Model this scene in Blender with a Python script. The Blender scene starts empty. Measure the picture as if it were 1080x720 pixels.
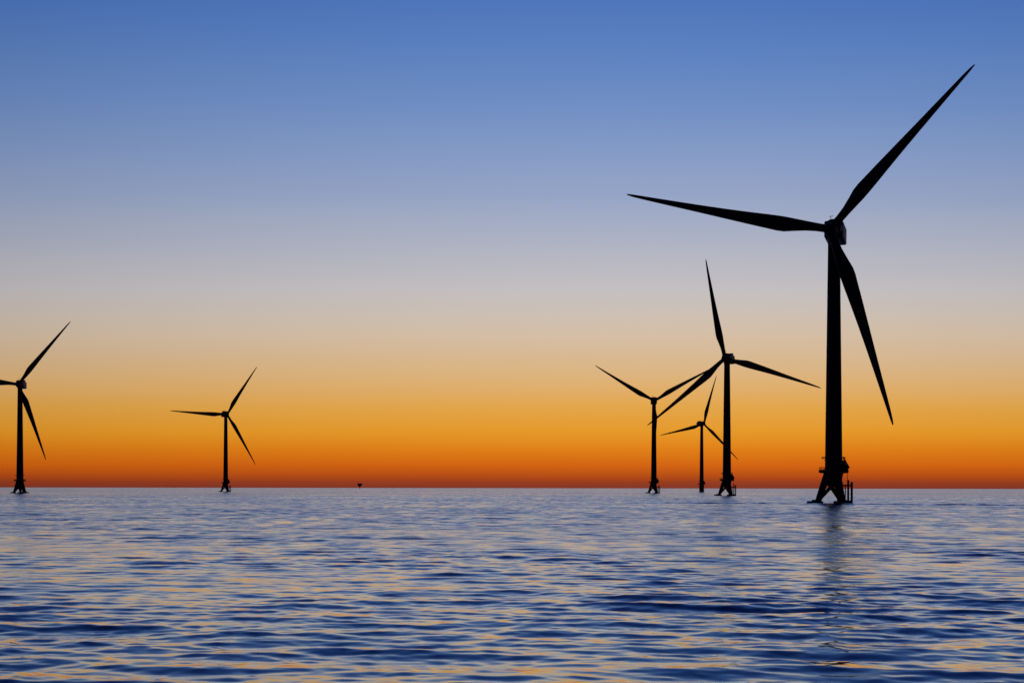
import bpy, bmesh, math, random
import numpy as np
from mathutils import Vector, Matrix

random.seed(7)
rng = np.random.default_rng(11)
S = bpy.context.scene
COL = S.collection
PI = math.pi

# ------------------------------------------------------------------ camera
CAM_H = 5.5            # eye height above the water, from a small boat
FPX = 1500.0           # focal length in pixels of a 1080 pixel wide frame (50 mm on 36 mm)
cd = bpy.data.cameras.new('camera')
cd.lens = 50; cd.sensor_width = 36
cd.shift_y = 154.4 / 1080
cd.clip_start = 0.5; cd.clip_end = 120000
cam = bpy.data.objects.new('camera', cd)
cam.location = (0, 0, CAM_H)
cam.rotation_euler = (PI / 2, math.radians(-0.085), 0)
COL.objects.link(cam)
S.camera = cam

# ------------------------------------------------------------------ view
S.view_settings.view_transform = 'Standard'
S.view_settings.look = 'None'
S.view_settings.exposure = 0
S.view_settings.gamma = 1
S.view_settings.use_curve_mapping = False

# ------------------------------------------------------------------ node helpers
def lin(c):
    c = c / 255.0
    return c / 12.92 if c <= 0.04045 else ((c + 0.055) / 1.055) ** 2.4
def rgb(r, g, b): return (lin(r), lin(g), lin(b), 1)

class NT:
    def __init__(s, tree): s.t = tree; s.n = tree.nodes; s.l = tree.links
    def new(s, typ, **kw):
        n = s.n.new(typ)
        for k, v in kw.items(): setattr(n, k, v)
        return n
    def put(s, sock, v):
        if hasattr(v, 'is_linked'): s.l.new(v, sock)
        else: sock.default_value = v
    def math(s, op, a, b=0.0, c=0.0, clamp=False):
        n = s.new('ShaderNodeMath', operation=op, use_clamp=clamp)
        for i, v in enumerate((a, b, c)): s.put(n.inputs[i], v)
        return n.outputs[0]
    def vmath(s, op, a, b=(0, 0, 0), scale=None):
        n = s.new('ShaderNodeVectorMath', operation=op)
        s.put(n.inputs[0], a); s.put(n.inputs[1], b)
        if scale is not None: s.put(n.inputs['Scale'], scale)
        return n.outputs[0]
    def noise(s, vec, scale, detail=3, rough=0.5, dist=0.0):
        n = s.new('ShaderNodeTexNoise')
        s.put(n.inputs['Vector'], vec); n.inputs['Scale'].default_value = scale
        n.inputs['Detail'].default_value = detail; n.inputs['Roughness'].default_value = rough
        n.inputs['Distortion'].default_value = dist
        return n
    def mapping(s, vec, scale, loc=(0, 0, 0), rot=(0, 0, 0)):
        n = s.new('ShaderNodeMapping'); s.put(n.inputs['Vector'], vec)
        n.inputs['Scale'].default_value = scale; n.inputs['Location'].default_value = loc
        n.inputs['Rotation'].default_value = rot
        return n.outputs[0]
    def rng(s, v, a, b, c, d, smooth=False):
        n = s.new('ShaderNodeMapRange'); n.clamp = True
        if smooth: n.interpolation_type = 'SMOOTHSTEP'
        for i, x in enumerate((v, a, b, c, d)): s.put(n.inputs[i], x)
        return n.outputs[0]

# ------------------------------------------------------------------ dusk sky
def build_world():
    w = bpy.data.worlds.new('World'); S.world = w; w.use_nodes = True
    t = NT(w.node_tree); t.n.clear()
    out = t.new('ShaderNodeOutputWorld'); bg = t.new('ShaderNodeBackground')
    tc = t.new('ShaderNodeTexCoord')
    d = t.vmath('NORMALIZE', tc.outputs['Generated'])
    sp = t.new('ShaderNodeSeparateXYZ'); t.l.new(d, sp.inputs[0])
    x, y, z = sp.outputs
    el = t.math('MULTIPLY', t.math('ARCSINE', z), 180 / PI)
    hor = t.math('SQRT', t.math('ADD', t.math('MULTIPLY', x, x), t.math('MULTIPLY', y, y)))
    caz = t.math('DIVIDE', y, t.math('MAXIMUM', hor, 1e-4))          # 1 towards the afterglow (+Y), -1 in the east
    # the glow stands highest over the point where the sun went down
    el2 = t.math('MULTIPLY', el, t.math('SUBTRACT', 2.0, caz))
    # faint uneven thin veil in the air, long and flat
    nv = t.noise(t.mapping(d, (1.6, 1.6, 26)), 2.0, 3, 0.5)
    el2 = t.math('ADD', el2, t.math('MULTIPLY', t.math('SUBTRACT', nv.outputs[0], 0.5), t.rng(el, 0, 14, 0.1, 0.5)))
    ramp = t.new('ShaderNodeValToRGB'); t.put(ramp.inputs[0], t.math('DIVIDE', el2, 60.0, clamp=True))
    cr = ramp.color_ramp; cr.interpolation = 'LINEAR'
    hy = 514.6
    stops = [(513.5, (128, 54, 40)), (508, (150, 60, 30)), (500, (186, 80, 19)), (490, (208, 100, 19)), (475, (220, 124, 23)),
             (455, (227, 151, 40)), (430, (224, 163, 72)), (405, (220, 174, 112)), (380, (214, 181, 140)), (355, (210, 187, 162)),
             (330, (202, 189, 178)), (305, (193, 188, 190)), (250, (169, 175, 193)), (205, (147, 162, 195)), (155, (128, 151, 195)),
             (105, (108, 139, 193)), (50, (91, 127, 189)), (0, (77, 116, 185))]
    st = [(math.degrees(math.atan((hy - yy) / FPX)) / 60, rgb(*c)) for yy, c in stops]
    st += [(25 / 60, rgb(56, 95, 170)), (34 / 60, rgb(42, 78, 155)), (45 / 60, rgb(31, 63, 136)), (1.0, rgb(26, 52, 118))]
    while len(cr.elements) < len(st): cr.elements.new(0.5)
    for e, (p, c) in zip(cr.elements, st): e.position = p; e.color = c
    # the eastern half of the sky is already night
    g0 = math.radians(5.3)                                            # bearing of the sunken sun
    cs = t.math('DIVIDE', t.math('ADD', t.math('MULTIPLY', x, math.sin(g0)), t.math('MULTIPLY', y, math.cos(g0))), t.math('MAXIMUM', hor, 1e-4))
    east = t.math('MAXIMUM', t.math('MULTIPLY', t.math('EXPONENT', t.math('MULTIPLY', t.math('SUBTRACT', cs, 1.0), 2.1)), 1.035), 0.06)
    zen = t.rng(el, 35, 75, 0.0, 1.0, True)
    mx = t.new('ShaderNodeMix'); t.put(mx.inputs[0], zen); t.put(mx.inputs[2], east); mx.inputs[3].default_value = 0.55
    below = t.rng(el, -6, -0.5, 0.15, 1.0, True)
    t.l.new(ramp.outputs[0], bg.inputs[0])
    t.put(bg.inputs[1], t.math('MULTIPLY', mx.outputs[0], below))
    t.l.new(bg.outputs[0], out.inputs[0])
build_world()

# ------------------------------------------------------------------ materials
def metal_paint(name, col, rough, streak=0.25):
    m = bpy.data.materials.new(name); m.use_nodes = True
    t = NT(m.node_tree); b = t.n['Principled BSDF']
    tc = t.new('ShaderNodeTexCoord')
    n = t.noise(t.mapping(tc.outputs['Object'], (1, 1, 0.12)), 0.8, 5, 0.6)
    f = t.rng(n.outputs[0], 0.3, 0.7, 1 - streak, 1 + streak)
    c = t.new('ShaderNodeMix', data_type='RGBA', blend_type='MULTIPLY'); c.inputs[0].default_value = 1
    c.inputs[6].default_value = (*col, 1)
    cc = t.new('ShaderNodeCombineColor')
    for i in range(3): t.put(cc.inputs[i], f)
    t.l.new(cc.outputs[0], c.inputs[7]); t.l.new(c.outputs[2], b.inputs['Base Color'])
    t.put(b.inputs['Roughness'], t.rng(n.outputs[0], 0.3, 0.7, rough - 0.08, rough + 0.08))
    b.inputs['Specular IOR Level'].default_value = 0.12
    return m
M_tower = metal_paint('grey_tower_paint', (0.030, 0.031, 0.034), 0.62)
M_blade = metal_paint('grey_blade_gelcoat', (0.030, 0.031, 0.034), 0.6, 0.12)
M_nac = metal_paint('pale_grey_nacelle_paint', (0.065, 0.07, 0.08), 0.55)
M_steel = metal_paint('backlit_dark_jacket_steel', (0.028, 0.028, 0.029), 0.7, 0.4)  # jackets are usually yellow; backlit shade is put into this dark colour

def sea_material():
    m = bpy.data.materials.new('sea_water'); m.use_nodes = True
    t = NT(m.node_tree); t.n.clear()
    out = t.new('ShaderNodeOutputMaterial')
    tc = t.new('ShaderNodeTexCoord'); P = tc.outputs['Object']
    at = t.new('ShaderNodeAttribute', attribute_name='unresolved')      # slope variance of the waves the mesh is too coarse to carry
    geo = t.new('ShaderNodeNewGeometry')
    # gusts: patches of every size where the small ripples are stronger or weaker
    g1 = t.noise(t.mapping(P, (0.006, 0.010, 1)), 1.0, 9, 0.72)
    g2 = t.noise(t.mapping(P, (0.10, 0.17, 1), (31, 7, 0)), 1.0, 4, 0.6)
    g3 = t.noise(t.mapping(P, (0.16, 0.007, 1), (3, 17, 0)), 1.0, 3, 0.6)          # crests that stand in a row
    gust = t.math('ADD', t.math('ADD', t.math('MULTIPLY', g1.outputs[0], 0.45), t.math('MULTIPLY', g2.outputs[0], 0.25)), t.math('MULTIPLY', g3.outputs[0], 0.3))
    # short steep crests among them, a few metres wide
    g4 = t.noise(t.mapping(P, (0.30, 0.13, 1), (11, 2, 0), (0, 0, 0.05)), 1.0, 4, 0.6, 0.3)
    steep = t.rng(g4.outputs[0], 0.47, 0.72, 0.0, STEEP)
    var = t.math('MULTIPLY', t.math('ADD', at.outputs['Fac'], 0.00005), t.math('ADD', t.rng(gust, 0.43, 0.58, GUST_LO, GUST_HI), steep))
    rough = t.math('ADD', 0.015, t.math('POWER', t.math('MAXIMUM', var, 0.0), 0.25))
    # small ripples
    r1 = t.noise(t.mapping(P, (0.9, 2.4, 1), rot=(0, 0, 0.2)), 1.0, 4, 0.55, 0.3)
    r2 = t.noise(t.mapping(P, (1.1, 2.8, 1), (5, 9, 0), (0, 0, -0.25)), 2.3, 4, 0.55, 0.2)
    h = t.math('ADD', r1.outputs[0], t.math('MULTIPLY', r2.outputs[0], 0.45))
    bp = t.new('ShaderNodeBump'); bp.inputs['Strength'].default_value = 1.0
    bp.inputs['Distance'].default_value = RIPPLE
    t.put(bp.inputs['Height'], h)
    nrm = bp.outputs[0]
    # how much the surface mirrors: Fresnel, softened by the slopes of the unresolved waves
    dt = t.new('ShaderNodeVectorMath', operation='DOT_PRODUCT')
    t.put(dt.inputs[0], nrm); t.put(dt.inputs[1], geo.outputs['Incoming'])
    c = t.math('MAXIMUM', dt.outputs['Value'], 0.0)
    c = t.math('SQRT', t.math('ADD', t.math('MULTIPLY', c, c), t.math('MULTIPLY', var, FSOFT)))
    F = t.math('ADD', 0.025, t.math('MULTIPLY', FGAIN, t.math('POWER', t.math('SUBTRACT', 1.0, c, clamp=True), FEXP)), clamp=True)
    gl = t.new('ShaderNodeBsdfGlossy'); gl.distribution = 'BECKMANN'
    gl.inputs['Color'].default_value = (0.92, 0.975, 0.99, 1)
    t.put(gl.inputs['Roughness'], rough); t.put(gl.inputs['Normal'], nrm)
    df = t.new('ShaderNodeBsdfDiffuse'); df.inputs['Color'].default_value = SEA_BODY
    t.put(df.inputs['Normal'], nrm)
    mx = t.new('ShaderNodeMixShader'); t.put(mx.inputs[0], F)
    t.l.new(df.outputs[0], mx.inputs[1]); t.l.new(gl.outputs[0], mx.inputs[2])
    t.l.new(mx.outputs[0], out.inputs[0])
    return m
GUST_LO, GUST_HI, RIPPLE, FSOFT, FEXP, FGAIN, STEEP = 0.12, 1.35, 0.004, 1.35, 6.0, 1.33, 3.0
SEA_BODY = (0.008, 0.040, 0.185, 1)
M_sea = sea_material()

# ------------------------------------------------------------------ sea
def sea():
    # rows by distance, columns by bearing; finer where the water lies near
    rs = [3.0]
    while rs[-1] < 1000:
        r = rs[-1]
        dr = 0.35 if r < 26 else (max(0.085, 0.0026 * r) if r < 250 else 0.65 * math.sqrt(r / 250))
        rs.append(r + dr)
    while rs[-1] < 90000: rs.append(rs[-1] * 1.02)
    rs = np.array(rs)
    fine = np.radians(np.arange(-23, 23.0001, 0.06))
    coarse = np.radians(np.arange(25, 335.01, 2.0))
    th = np.concatenate([fine, coarse])                     # bearing from +Y towards +X
    nr, nc = len(rs), len(th)
    dr = np.gradient(rs)
    dth = np.gradient(np.unwrap(th)); dth[0] = dth[1]; dth[len(fine) - 1] = dth[1]
    # wave components
    N = 220
    lam = np.exp(rng.uniform(math.log(0.4), math.log(11), N))
    k = 2 * PI / lam
    main = math.radians(186)
    ang = main + rng.normal(0, 1, N) * np.radians(np.where(lam > 2.5, 20, 30))
    kx, ky = k * np.sin(ang), k * np.cos(ang)
    sl = np.exp(-0.5 * ((np.log(lam) - math.log(1.55)) / 0.85) ** 2)   # slope spectrum
    sl += 0.6 * np.exp(-0.5 * ((np.log(lam) - math.log(5.5)) / 0.35) ** 2)
    sl *= rng.uniform(0.6, 1.4, N)
    SL = 0.093
    sl *= SL / math.sqrt(np.sum(sl ** 2) / 2)
    amp = sl / k
    ph = rng.uniform(0, 2 * PI, N)
    co = np.empty((nr, nc, 3), np.float32); un = np.empty((nr, nc), np.float32)
    sx, cx = np.sin(th), np.cos(th)
    B = 60
    for i0 in range(0, nr, B):
        r = rs[i0:i0 + B, None]
        X = r * sx; Y = r * cx
        DR = dr[i0:i0 + B, None]; DC = r * dth
        # slow groups: sets of larger and smaller waves
        grp = 1 + 0.32 * np.sin(X * 0.041 + Y * 0.093 + 1.0) * np.sin(X * -0.063 + Y * 0.037 + 0.4) \
                + 0.15 * np.sin(X * 0.012 - Y * 0.021 + 2.0)
        z = np.zeros_like(X); ox = np.zeros_like(X); oy = np.zeros_like(X); u = np.zeros_like(X)
        for j in range(N):
            kr = np.abs(kx[j] * sx + ky[j] * cx)
            kc = np.abs(kx[j] * cx - ky[j] * sx)
            q = np.maximum(kr * DR, kc * DC)                # phase per cell
            f = np.clip((2.5 - q) / 0.9, 0, 1)
            if not f.any():
                u += sl[j] ** 2 / 2; continue
            p = kx[j] * X + ky[j] * Y + ph[j]
            a = amp[j] * f * grp
            z += a * np.cos(p)
            s = np.sin(p) * a / k[j] * 0.8
            ox -= kx[j] * s; oy -= ky[j] * s
            u += (1 - f * f) * sl[j] ** 2 / 2
        # long low wake of a boat that went by, in front of the nearest turbine
        yw = 532 - 0.30 * (X - 20) - 0.0011 * (X - 20) ** 2 + 1.5 * np.sin(X * 0.11)
        z += 0.5 * np.exp(-((Y - yw) / 1.35) ** 2) * np.clip((X - 15) / 40, 0, 1) * np.clip((230 - X) / 40, 0, 1) * (0.75 + 0.25 * np.sin(X * 0.23 + 1) * np.sin(X * 0.071))
        co[i0:i0 + B, :, 0] = X + ox
        co[i0:i0 + B, :, 1] = Y + oy
        co[i0:i0 + B, :, 2] = z
        un[i0:i0 + B] = u
    co[0, :, 2] = 0; co[-1, :, 2] = 0
    nv = nr * nc
    verts = np.vstack([co.reshape(-1, 3), np.zeros((1, 3), np.float32)])
    unr = np.concatenate([un.ravel(), [0]]).astype(np.float32)
    a = (np.arange(nr - 1)[:, None] * nc + np.arange(nc)[None, :])
    b_ = (np.arange(nr - 1)[:, None] * nc + (np.arange(nc)[None, :] + 1) % nc)
    q = np.stack([a, a + nc, b_ + nc, b_], -1).reshape(-1, 4)
    # bearing grows clockwise, so a, outer a, outer b, b faces down: flip
    q = q[:, ::-1]
    tri = np.stack([np.full(nc, nv), (np.arange(nc) + 1) % nc, np.arange(nc)], -1)
    loops = np.concatenate([q.ravel(), tri.ravel()]).astype(np.int32)
    sizes = np.concatenate([np.full(len(q), 4), np.full(nc, 3)]).astype(np.int32)
    starts = np.concatenate([[0], np.cumsum(sizes)[:-1]]).astype(np.int32)
    me = bpy.data.meshes.new('sea')
    me.vertices.add(len(verts)); me.vertices.foreach_set('co', verts.astype(np.float32).ravel())
    me.loops.add(len(loops)); me.loops.foreach_set('vertex_index', loops)
    me.polygons.add(len(sizes)); me.polygons.foreach_set('loop_start', starts)
    me.update(calc_edges=True)
    me.polygons.foreach_set('use_smooth', np.ones(len(sizes), bool))
    at = me.attributes.new('unresolved', 'FLOAT', 'POINT'); at.data.foreach_set('value', unr)
    me.materials.append(M_sea); me.validate()
    if me.polygons[0].normal.z < 0: me.flip_normals()
    o = bpy.data.objects.new('sea', me); COL.objects.link(o)
    o['kind'] = 'structure'
    print('sea', nr, nc, nv)
sea()

# ------------------------------------------------------------------ mesh helpers
def add_tube(bm, p0, p1, r0, r1=None, n=16, cap=True):
    r1 = r0 if r1 is None else r1
    p0, p1 = Vector(p0), Vector(p1); d = (p1 - p0).normalized()
    a = d.orthogonal().normalized(); b = d.cross(a)
    ra, rb = [], []
    for i in range(n):
        t = 2 * PI * i / n; v = a * math.cos(t) + b * math.sin(t)
        ra.append(bm.verts.new(p0 + v * r0)); rb.append(bm.verts.new(p1 + v * r1))
    for i in range(n):
        j = (i + 1) % n; bm.faces.new((ra[i], ra[j], rb[j], rb[i]))
    if cap: bm.faces.new(ra[::-1]); bm.faces.new(rb)
def add_lathe(bm, prof, n=32, c=(0, 0, 0)):
    rings = []
    for r, z in prof:
        rings.append([bm.verts.new((c[0] + r * math.cos(2 * PI * i / n), c[1] + r * math.sin(2 * PI * i / n), c[2] + z)) for i in range(n)])
    for A, Bq in zip(rings, rings[1:]):
        for i in range(n):
            j = (i + 1) % n; bm.faces.new((A[i], A[j], Bq[j], Bq[i]))
    bm.faces.new(rings[0][::-1]); bm.faces.new(rings[-1])
def add_box(bm, c, s, bev=0.0, rot=None):
    g = bmesh.ops.create_cube(bm, size=1)
    M = Matrix.Translation(c) @ (rot.to_4x4() if rot else Matrix()) @ Matrix.Diagonal((*s, 1))
    bmesh.ops.transform(bm, matrix=M, verts=g['verts'])
    if bev:
        ed = list({e for v in g['verts'] for e in v.link_edges})
        bmesh.ops.bevel(bm, geom=ed, offset=bev, segments=3, affect='EDGES', profile=0.5)
def add_torus(bm, R, r, z, n=40, m=8):
    rings = []
    for i in range(n):
        t = 2 * PI * i / n
        rings.append([bm.verts.new(((R + r * math.cos(2 * PI * k / m)) * math.cos(t), (R + r * math.cos(2 * PI * k / m)) * math.sin(t), z + r * math.sin(2 * PI * k / m))) for k in range(m)])
    for i in range(n):
        A, Bq = rings[i], rings[(i + 1) % n]
        for k in range(m):
            l = (k + 1) % m; bm.faces.new((A[k], Bq[k], Bq[l], A[l]))
def mesh(name, bm, mat, smooth=True):
    bmesh.ops.recalc_face_normals(bm, faces=bm.faces[:])
    me = bpy.data.meshes.new(name); bm.to_mesh(me); bm.free(); me.materials.append(mat)
    if smooth:
        me.polygons.foreach_set('use_smooth', np.ones(len(me.polygons), bool))
        me.set_sharp_from_angle(angle=math.radians(38))
    return me
def child(name, me, parent, M=None):
    o = bpy.data.objects.new(name, me); COL.objects.link(o); o.parent = parent
    if M is not None: o.matrix_local = M
    return o

# ------------------------------------------------------------------ turbine meshes, in metres, water at z = 0
HUB = 99.0
def blade_mesh():
    # x towards the trailing edge, y forward along the rotor axis, z along the span
    bm = bmesh.new(); L = 75.5; n = 24; rings = []
    #     span  chord  lead   thick  twist
    st = [(1.0, 2.9, 1.45, 1.0, 0), (2.6, 2.9, 1.45, 1.0, 0), (5.0, 3.0, 1.46, 0.86, 16), (8.5, 3.5, 1.54, 0.62, 17), (12.5, 4.45, 1.68, 0.44, 15),
          (16.0, 5.35, 1.80, 0.35, 12), (18.6, 5.45, 1.78, 0.31, 10), (23, 5.05, 1.62, 0.28, 8), (30, 4.35, 1.28, 0.25, 5.5), (38, 3.6, 0.98, 0.23, 3.5),
          (47, 2.85, 0.74, 0.21, 2), (56, 2.2, 0.56, 0.19, 1), (64, 1.65, 0.42, 0.18, 0), (70, 1.22, 0.32, 0.18, 0), (73.5, 0.85, 0.24, 0.18, 0), (75, 0.5, 0.15, 0.18, 0), (75.5, 0.12, 0.05, 0.2, 0)]
    for s, c, le, tk, tw in st:
        w = min(1, max(0, (s - 2.6) / 10))
        tw = math.radians(tw); pre = 1.6 * (s / L) ** 2
        ring = []
        for i in range(n):
            a = 2 * PI * i / n
            u = (1 - math.cos(a)) / 2                               # 0 lead .. 1 trail
            circ = math.sin(a) / 2
            foil = 5 * 0.5 * (0.2969 * math.sqrt(u) - 0.126 * u - 0.3516 * u * u + 0.2843 * u ** 3 - 0.1015 * u ** 4) * 2
            foil = foil if a <= PI else -foil * 0.8
            yy = (circ * (1 - w) + foil * w) * tk * c
            xx = u * c - le
            ring.append(bm.verts.new((xx * math.cos(tw) + yy * math.sin(tw), -xx * math.sin(tw) + yy * math.cos(tw) + pre, s)))
        rings.append(ring)
    for A, Bq in zip(rings, rings[1:]):
        for i in range(n):
            j = (i + 1) % n; bm.faces.new((A[i], A[j], Bq[j], Bq[i]))
    bm.faces.new(rings[0]); bm.faces.new(rings[-1])
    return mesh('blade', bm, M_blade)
def tower_mesh(z0=10.5):
    bm = bmesh.new(); prof = []
    top = HUB - 3.2
    def rad(z): return 3.18 - (3.18 - 2.15) * ((z - 10) / (top - 10))
    zs = [z0, 33, 56, 78, top]
    for i, z in enumerate(zs):
        if 0 < i < len(zs) - 1:
            prof += [(rad(z), z - 0.18), (rad(z) + 0.05, z - 0.15), (rad(z) + 0.05, z + 0.15), (rad(z), z + 0.18)]   # bolted flange rings
        else: prof.append((rad(z), z))
    add_lathe(bm, prof, 40)
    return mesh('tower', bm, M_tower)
def nacelle_mesh():
    # y forward to the rotor
    bm = bmesh.new()
    add_box(bm, (0, -5.0, 0.1), (6.7, 14.0, 6.2), 0.6)
    add_tube(bm, (0, 1.9, 0), (0, 4.6, 0), 3.15, 3.0, 36)          # generator ring
    add_tube(bm, (0, 0, -5.2), (0, 0, -2.4), 2.15, 2.4, 32)          # yaw collar
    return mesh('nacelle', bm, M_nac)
def cooler_mesh():
    bm = bmesh.new()
    add_box(bm, (0, -9.0, 4.0), (5.2, 1.0, 1.7), 0.08)
    for x in (-2.3, 0, 2.3): add_box(bm, (x, -8.0, 3.75), (0.18, 1.4, 0.8))
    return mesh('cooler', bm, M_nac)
def mast_mesh():
    bm = bmesh.new()
    add_tube(bm, (1.2, 0.2, 3.3), (1.2, 0.2, 5.3), 0.11, 0.07, 8)
    add_tube(bm, (0.7, 0.2, 5.0), (1.7, 0.2, 5.0), 0.06, 0.06, 8)
    add_lathe(bm, [(0.05, 5.0), (0.2, 5.1), (0.2, 5.3), (0.05, 5.4)], 10, (0.7, 0.2, 0))
    add_box(bm, (1.75, 0.2, 5.15), (0.06, 0.5, 0.3))
    return mesh('wind_mast', bm, M_steel)
def hub_mesh():
    bm = bmesh.new(); prof = []
    for r, y in [(2.1, 4.7), (2.35, 5.4), (2.5, 6.6), (2.5, 8.0), (2.2, 9.2), (1.7, 10.1), (0.9, 10.7), (0.2, 10.9)]: prof.append((r, y))
    add_lathe(bm, prof, 36)
    bmesh.ops.rotate(bm, cent=(0, 0, 0), matrix=Matrix.Rotation(-PI / 2, 3, 'X'), verts=bm.verts[:])
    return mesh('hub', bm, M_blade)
OV = 7.6                                                        # rotor plane ahead of the tower axis
# jacket: three splayed legs from a central column, crossed braces between them
TOPR, TOPZ, FOOTR = 2.35, 10.6, 5.75
def pol(r, a, z): return Vector((r * math.cos(a), r * math.sin(a), z))
def column_mesh():
    bm = bmesh.new()
    add_lathe(bm, [(1.5, 5.9), (2.5, 6.8), (2.9, 8.0), (3.3, 10.2), (3.45, 10.6), (3.45, 11.2)], 36)
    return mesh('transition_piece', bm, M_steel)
def leg_mesh():
    bm = bmesh.new()
    f = pol(FOOTR, 0, 0.2); t = pol(TOPR, 0, TOPZ); d = (f - t).normalized()
    add_tube(bm, t - d * 0.3, t + d * 4.0, 1.35, 1.3, 20, True)
    add_tube(bm, t + d * 4.0, f + d * 5.0, 1.3, 0.95, 20, True)
    return mesh('leg', bm, M_steel)
def pad_mesh():
    bm = bmesh.new()
    add_lathe(bm, [(2.7, -0.6), (2.95, -0.4), (2.95, 0.75), (2.8, 0.9), (1.2, 0.9), (1.1, 1.4)], 28, (FOOTR + 0.9, 0, 0))
    return mesh('foot_pad', bm, M_steel)
def brace_mesh(sgn):
    bm = bmesh.new()
    a, b = 0.0, sgn * 2 * PI / 3
    add_tube(bm, pol(TOPR + 0.6, a, 8.9), pol(FOOTR - 0.25, b, 1.0), 0.62, 0.62, 14)
    return mesh('brace', bm, M_steel)
def platform_mesh():
    bm = bmesh.new()
    add_lathe(bm, [(3.6, 11.0), (5.1, 11.2), (5.35, 11.3), (5.35, 12.2), (3.3, 12.2)], 36)
    return mesh('platform', bm, M_steel)
def railing_mesh():
    bm = bmesh.new()
    for i in range(18):
        a = 2 * PI * i / 18; add_tube(bm, pol(5.25, a, 12.05), pol(5.25, a, 13.25), 0.05, 0.05, 6)
    for z in (12.45, 12.85, 13.25): add_torus(bm, 5.25, 0.05, z, 36, 6)
    add_torus(bm, 5.25, 0.09, 12.2, 36, 6)
    return mesh('railing', bm, M_steel)
def ring_mesh():
    bm = bmesh.new()
    add_lathe(bm, [(3.05, 16.7), (4.3, 16.75), (4.3, 17.0), (3.05, 17.05)], 36)
    for i in range(12):
        a = 2 * PI * i / 12; add_tube(bm, pol(4.25, a, 16.2), pol(4.25, a, 16.9), 0.07, 0.07, 6)
    for i in range(6):
        a = 2 * PI * i / 6; add_tube(bm, pol(4.1, a, 16.8), pol(3.05, a, 15.6), 0.08, 0.08, 6)
    return mesh('service_ring', bm, M_steel)
def crane_mesh():
    # little deck crane folded against the tower, on +X
    bm = bmesh.new()
    add_lathe(bm, [(0.55, 12.1), (0.55, 13.6), (0.42, 13.7), (0.42, 15.6)], 16, (3.95, 0, 0))
    add_tube(bm, (3.75, 0, 16.2), (5.6, 0.3, 12.9), 0.34, 0.26, 12)
    add_tube(bm, (3.95, 0, 15.5), (3.4, -0.1, 17.0), 0.26, 0.2, 12)
    add_box(bm, (4.0, 0.1, 13.2), (2.2, 2.2, 2.2), 0.08)
    add_box(bm, (3.6, 0.1, 14.9), (1.3, 1.8, 1.6), 0.08)
    return mesh('deck_crane', bm, M_steel)
def landing_mesh():
    # boat landing on +X, two fender posts and the ladder between them
    bm = bmesh.new()
    for z in (0.9, 6.6): add_tube(bm, (3.4, 0, z), (6.5, 0, z), 0.3, 0.3, 10)
    add_tube(bm, (4.2, 0, 0.7), (4.2, 0, 6.8), 0.2, 0.2, 10)
    return mesh('boat_landing', bm, M_steel)
def post_mesh(x, z1, r):
    bm = bmesh.new(); add_tube(bm, (x, 0, -2.5), (x, 0, z1), r, r, 12)
    add_lathe(bm, [(r, z1 - 0.05), (r * 1.25, z1), (r * 0.6, z1 + 0.25)], 12, (x, 0, 0))
    return mesh('fender_post', bm, M_steel)
def ladder_mesh():
    bm = bmesh.new()
    for y in (-0.28, 0.28): add_tube(bm, (4.95, y, 0.2), (4.95, y, 11.4), 0.06, 0.06, 6)
    for i in range(34): add_tube(bm, (4.95, -0.28, 0.5 + i * 0.32), (4.95, 0.28, 0.5 + i * 0.32), 0.035, 0.035, 6)
    return mesh('ladder', bm, M_steel)
def monopile_mesh():
    bm = bmesh.new()
    add_lathe(bm, [(3.6, -6), (3.6, 9.3), (3.75, 9.5), (3.75, 10.1), (3.25, 10.5)], 36)
    return mesh('monopile', bm, M_steel)

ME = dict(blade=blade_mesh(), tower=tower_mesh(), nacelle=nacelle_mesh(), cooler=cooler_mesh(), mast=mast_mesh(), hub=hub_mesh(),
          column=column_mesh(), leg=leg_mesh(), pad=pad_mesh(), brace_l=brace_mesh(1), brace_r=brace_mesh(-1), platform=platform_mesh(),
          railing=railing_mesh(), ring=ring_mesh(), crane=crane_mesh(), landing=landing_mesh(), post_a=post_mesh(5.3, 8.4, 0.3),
          post_b=post_mesh(6.5, 7.7, 0.42), ladder=ladder_mesh(), monopile=monopile_mesh())

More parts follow.
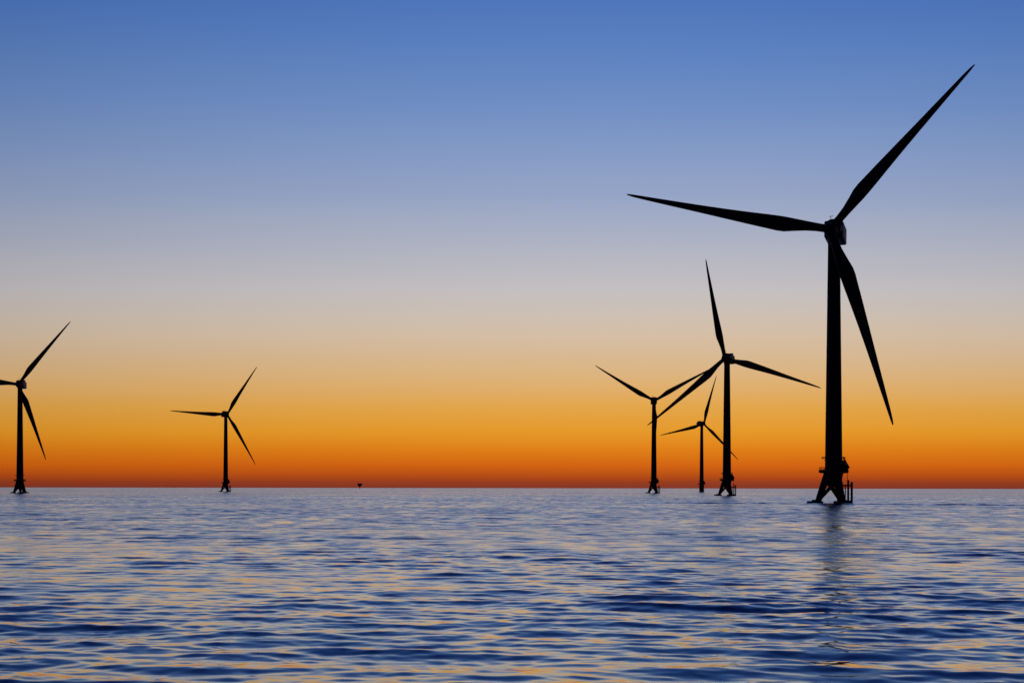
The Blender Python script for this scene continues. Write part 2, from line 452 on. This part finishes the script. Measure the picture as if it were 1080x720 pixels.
def turbine(px, py_hub, spx, yaw, phase, base_rot, label, land_rot=0.0, lateral=0.0, pile=False, spans=(1, 1, 1)):
    """px, py_hub: pixels of tower axis and hub (1080 wide frame); spx: pixels per metre there, which sets the distance."""
    D = FPX / spx
    x = (px - 540) / spx
    hy = 514.4 + (px - 540) * math.tan(math.radians(0.085))
    dz = CAM_H + (hy - py_hub) / spx - HUB
    root = bpy.data.objects.new('wind_turbine', None); root.empty_display_size = 5
    root.location = (x, D, 0); COL.objects.link(root)
    root['label'] = label; root['category'] = 'wind turbine'; root['group'] = 'offshore wind turbines'
    sz = (HUB + dz - 10.5) / (HUB - 10.5)                       # tower length so that the hub stands at its own height
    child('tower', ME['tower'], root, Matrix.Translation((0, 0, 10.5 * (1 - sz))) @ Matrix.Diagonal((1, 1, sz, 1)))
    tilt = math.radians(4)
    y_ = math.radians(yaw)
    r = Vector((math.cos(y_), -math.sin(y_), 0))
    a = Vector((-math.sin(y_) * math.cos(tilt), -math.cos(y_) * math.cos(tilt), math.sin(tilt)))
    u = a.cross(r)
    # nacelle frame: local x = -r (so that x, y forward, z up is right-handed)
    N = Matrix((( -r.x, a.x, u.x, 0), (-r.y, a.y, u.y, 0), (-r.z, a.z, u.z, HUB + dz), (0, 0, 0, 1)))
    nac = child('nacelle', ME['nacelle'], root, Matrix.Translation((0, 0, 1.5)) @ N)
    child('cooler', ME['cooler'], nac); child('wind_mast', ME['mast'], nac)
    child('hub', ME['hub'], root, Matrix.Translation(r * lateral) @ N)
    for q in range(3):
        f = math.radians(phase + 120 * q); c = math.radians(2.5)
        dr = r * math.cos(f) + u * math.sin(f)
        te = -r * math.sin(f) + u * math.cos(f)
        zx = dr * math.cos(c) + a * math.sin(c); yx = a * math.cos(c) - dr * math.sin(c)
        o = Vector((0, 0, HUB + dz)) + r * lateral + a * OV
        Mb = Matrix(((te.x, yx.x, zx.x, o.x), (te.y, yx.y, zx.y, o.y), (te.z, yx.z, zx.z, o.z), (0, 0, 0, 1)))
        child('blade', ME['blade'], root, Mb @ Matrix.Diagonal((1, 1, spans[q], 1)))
    az = math.atan((px - 540) / FPX)
    R0 = Matrix.Rotation(math.radians(base_rot) - az, 4, 'Z')
    RL = Matrix.Rotation(math.radians(land_rot) - az, 4, 'Z')
    if pile:
        child('monopile', ME['monopile'], root)
    else:
        child('transition_piece', ME['column'], root)
        for q in range(3):
            R = R0 @ Matrix.Rotation(2 * PI * q / 3, 4, 'Z')
            lg = child('leg', ME['leg'], root, R); child('foot_pad', ME['pad'], lg)
            child('brace', ME['brace_l'], root, R); child('brace', ME['brace_r'], root, R)
        bl = child('boat_landing', ME['landing'], root, RL)
        child('fender_post', ME['post_a'], bl); child('fender_post', ME['post_b'], bl); child('ladder', ME['ladder'], bl)
    pf = child('platform', ME['platform'], root); child('railing', ME['railing'], pf)
    child('service_ring', ME['ring'], root)
    child('deck_crane', ME['crane'], root, RL)
    return root

turbine(879.2, 247.0, 2.885, 19, 47.5, 184.5, 'largest and nearest black wind turbine, filling the right of the picture with its tall tower', -8, -0.5, False, (0.975, 1.015, 1.0))
turbine(766.6, 379.5, 1.42, 21, 101, 184.5, 'second largest wind turbine with one blade almost straight up, left of the nearest one', -8)
turbine(689.6, 423.5, 0.96, 4, 29, 184.5, 'Y-posed wind turbine with third blade hidden behind its tower, left of the upright-blade one', -8)
turbine(740.0, 447.5, 0.705, -17, 74, 0, 'smallest wind turbine on a plain single pile, between the Y-posed and second largest ones', 0, 0, True)
turbine(21.0, 406.5, 1.135, -6, 51, 205, 'wind turbine cut by the left edge, its left blade out of the picture', 60)
turbine(238.0, 437.5, 0.80, -25, 58, 186, 'small lone wind turbine on the left, standing between the edge turbine and the tiny platform', -8)

# ------------------------------------------------------------------ tiny far platform on the horizon
def far_platform():
    spx = 0.17; D = FPX / spx; x = (379.4 - 540) / spx
    root = bpy.data.objects.new('platform', None); root.location = (x, D, 0); COL.objects.link(root)
    root['label'] = 'tiny dark heart-shaped platform far away on the horizon'; root['category'] = 'platform'
    k = 2.94; root.scale = (k, k, k)
    bm = bmesh.new(); add_lathe(bm, [(0.9, -4), (0.7, 0), (0.6, 4.3)], 16); child('column', mesh('column', bm, M_steel), root)
    bm = bmesh.new(); add_lathe(bm, [(0.7, 3.4), (1.6, 4.4), (4.7, 7.8), (5.1, 8.4), (5.1, 8.9)], 24); child('deck', mesh('deck', bm, M_steel), root)
    for sx in (-1, 1):
        bm = bmesh.new(); add_box(bm, (sx * 2.4, 0, 10.1), (4.1, 5.6, 2.5), 0.7); child('cabin', mesh('cabin', bm, M_steel), root)
    bm = bmesh.new(); add_tube(bm, (-3.6, 0, 11.2), (-3.6, 0, 15), 0.16, 0.08, 8); child('mast', mesh('mast', bm, M_steel), root)
far_platform()

S.cycles.use_denoising = True
S.cycles.max_bounces = 8
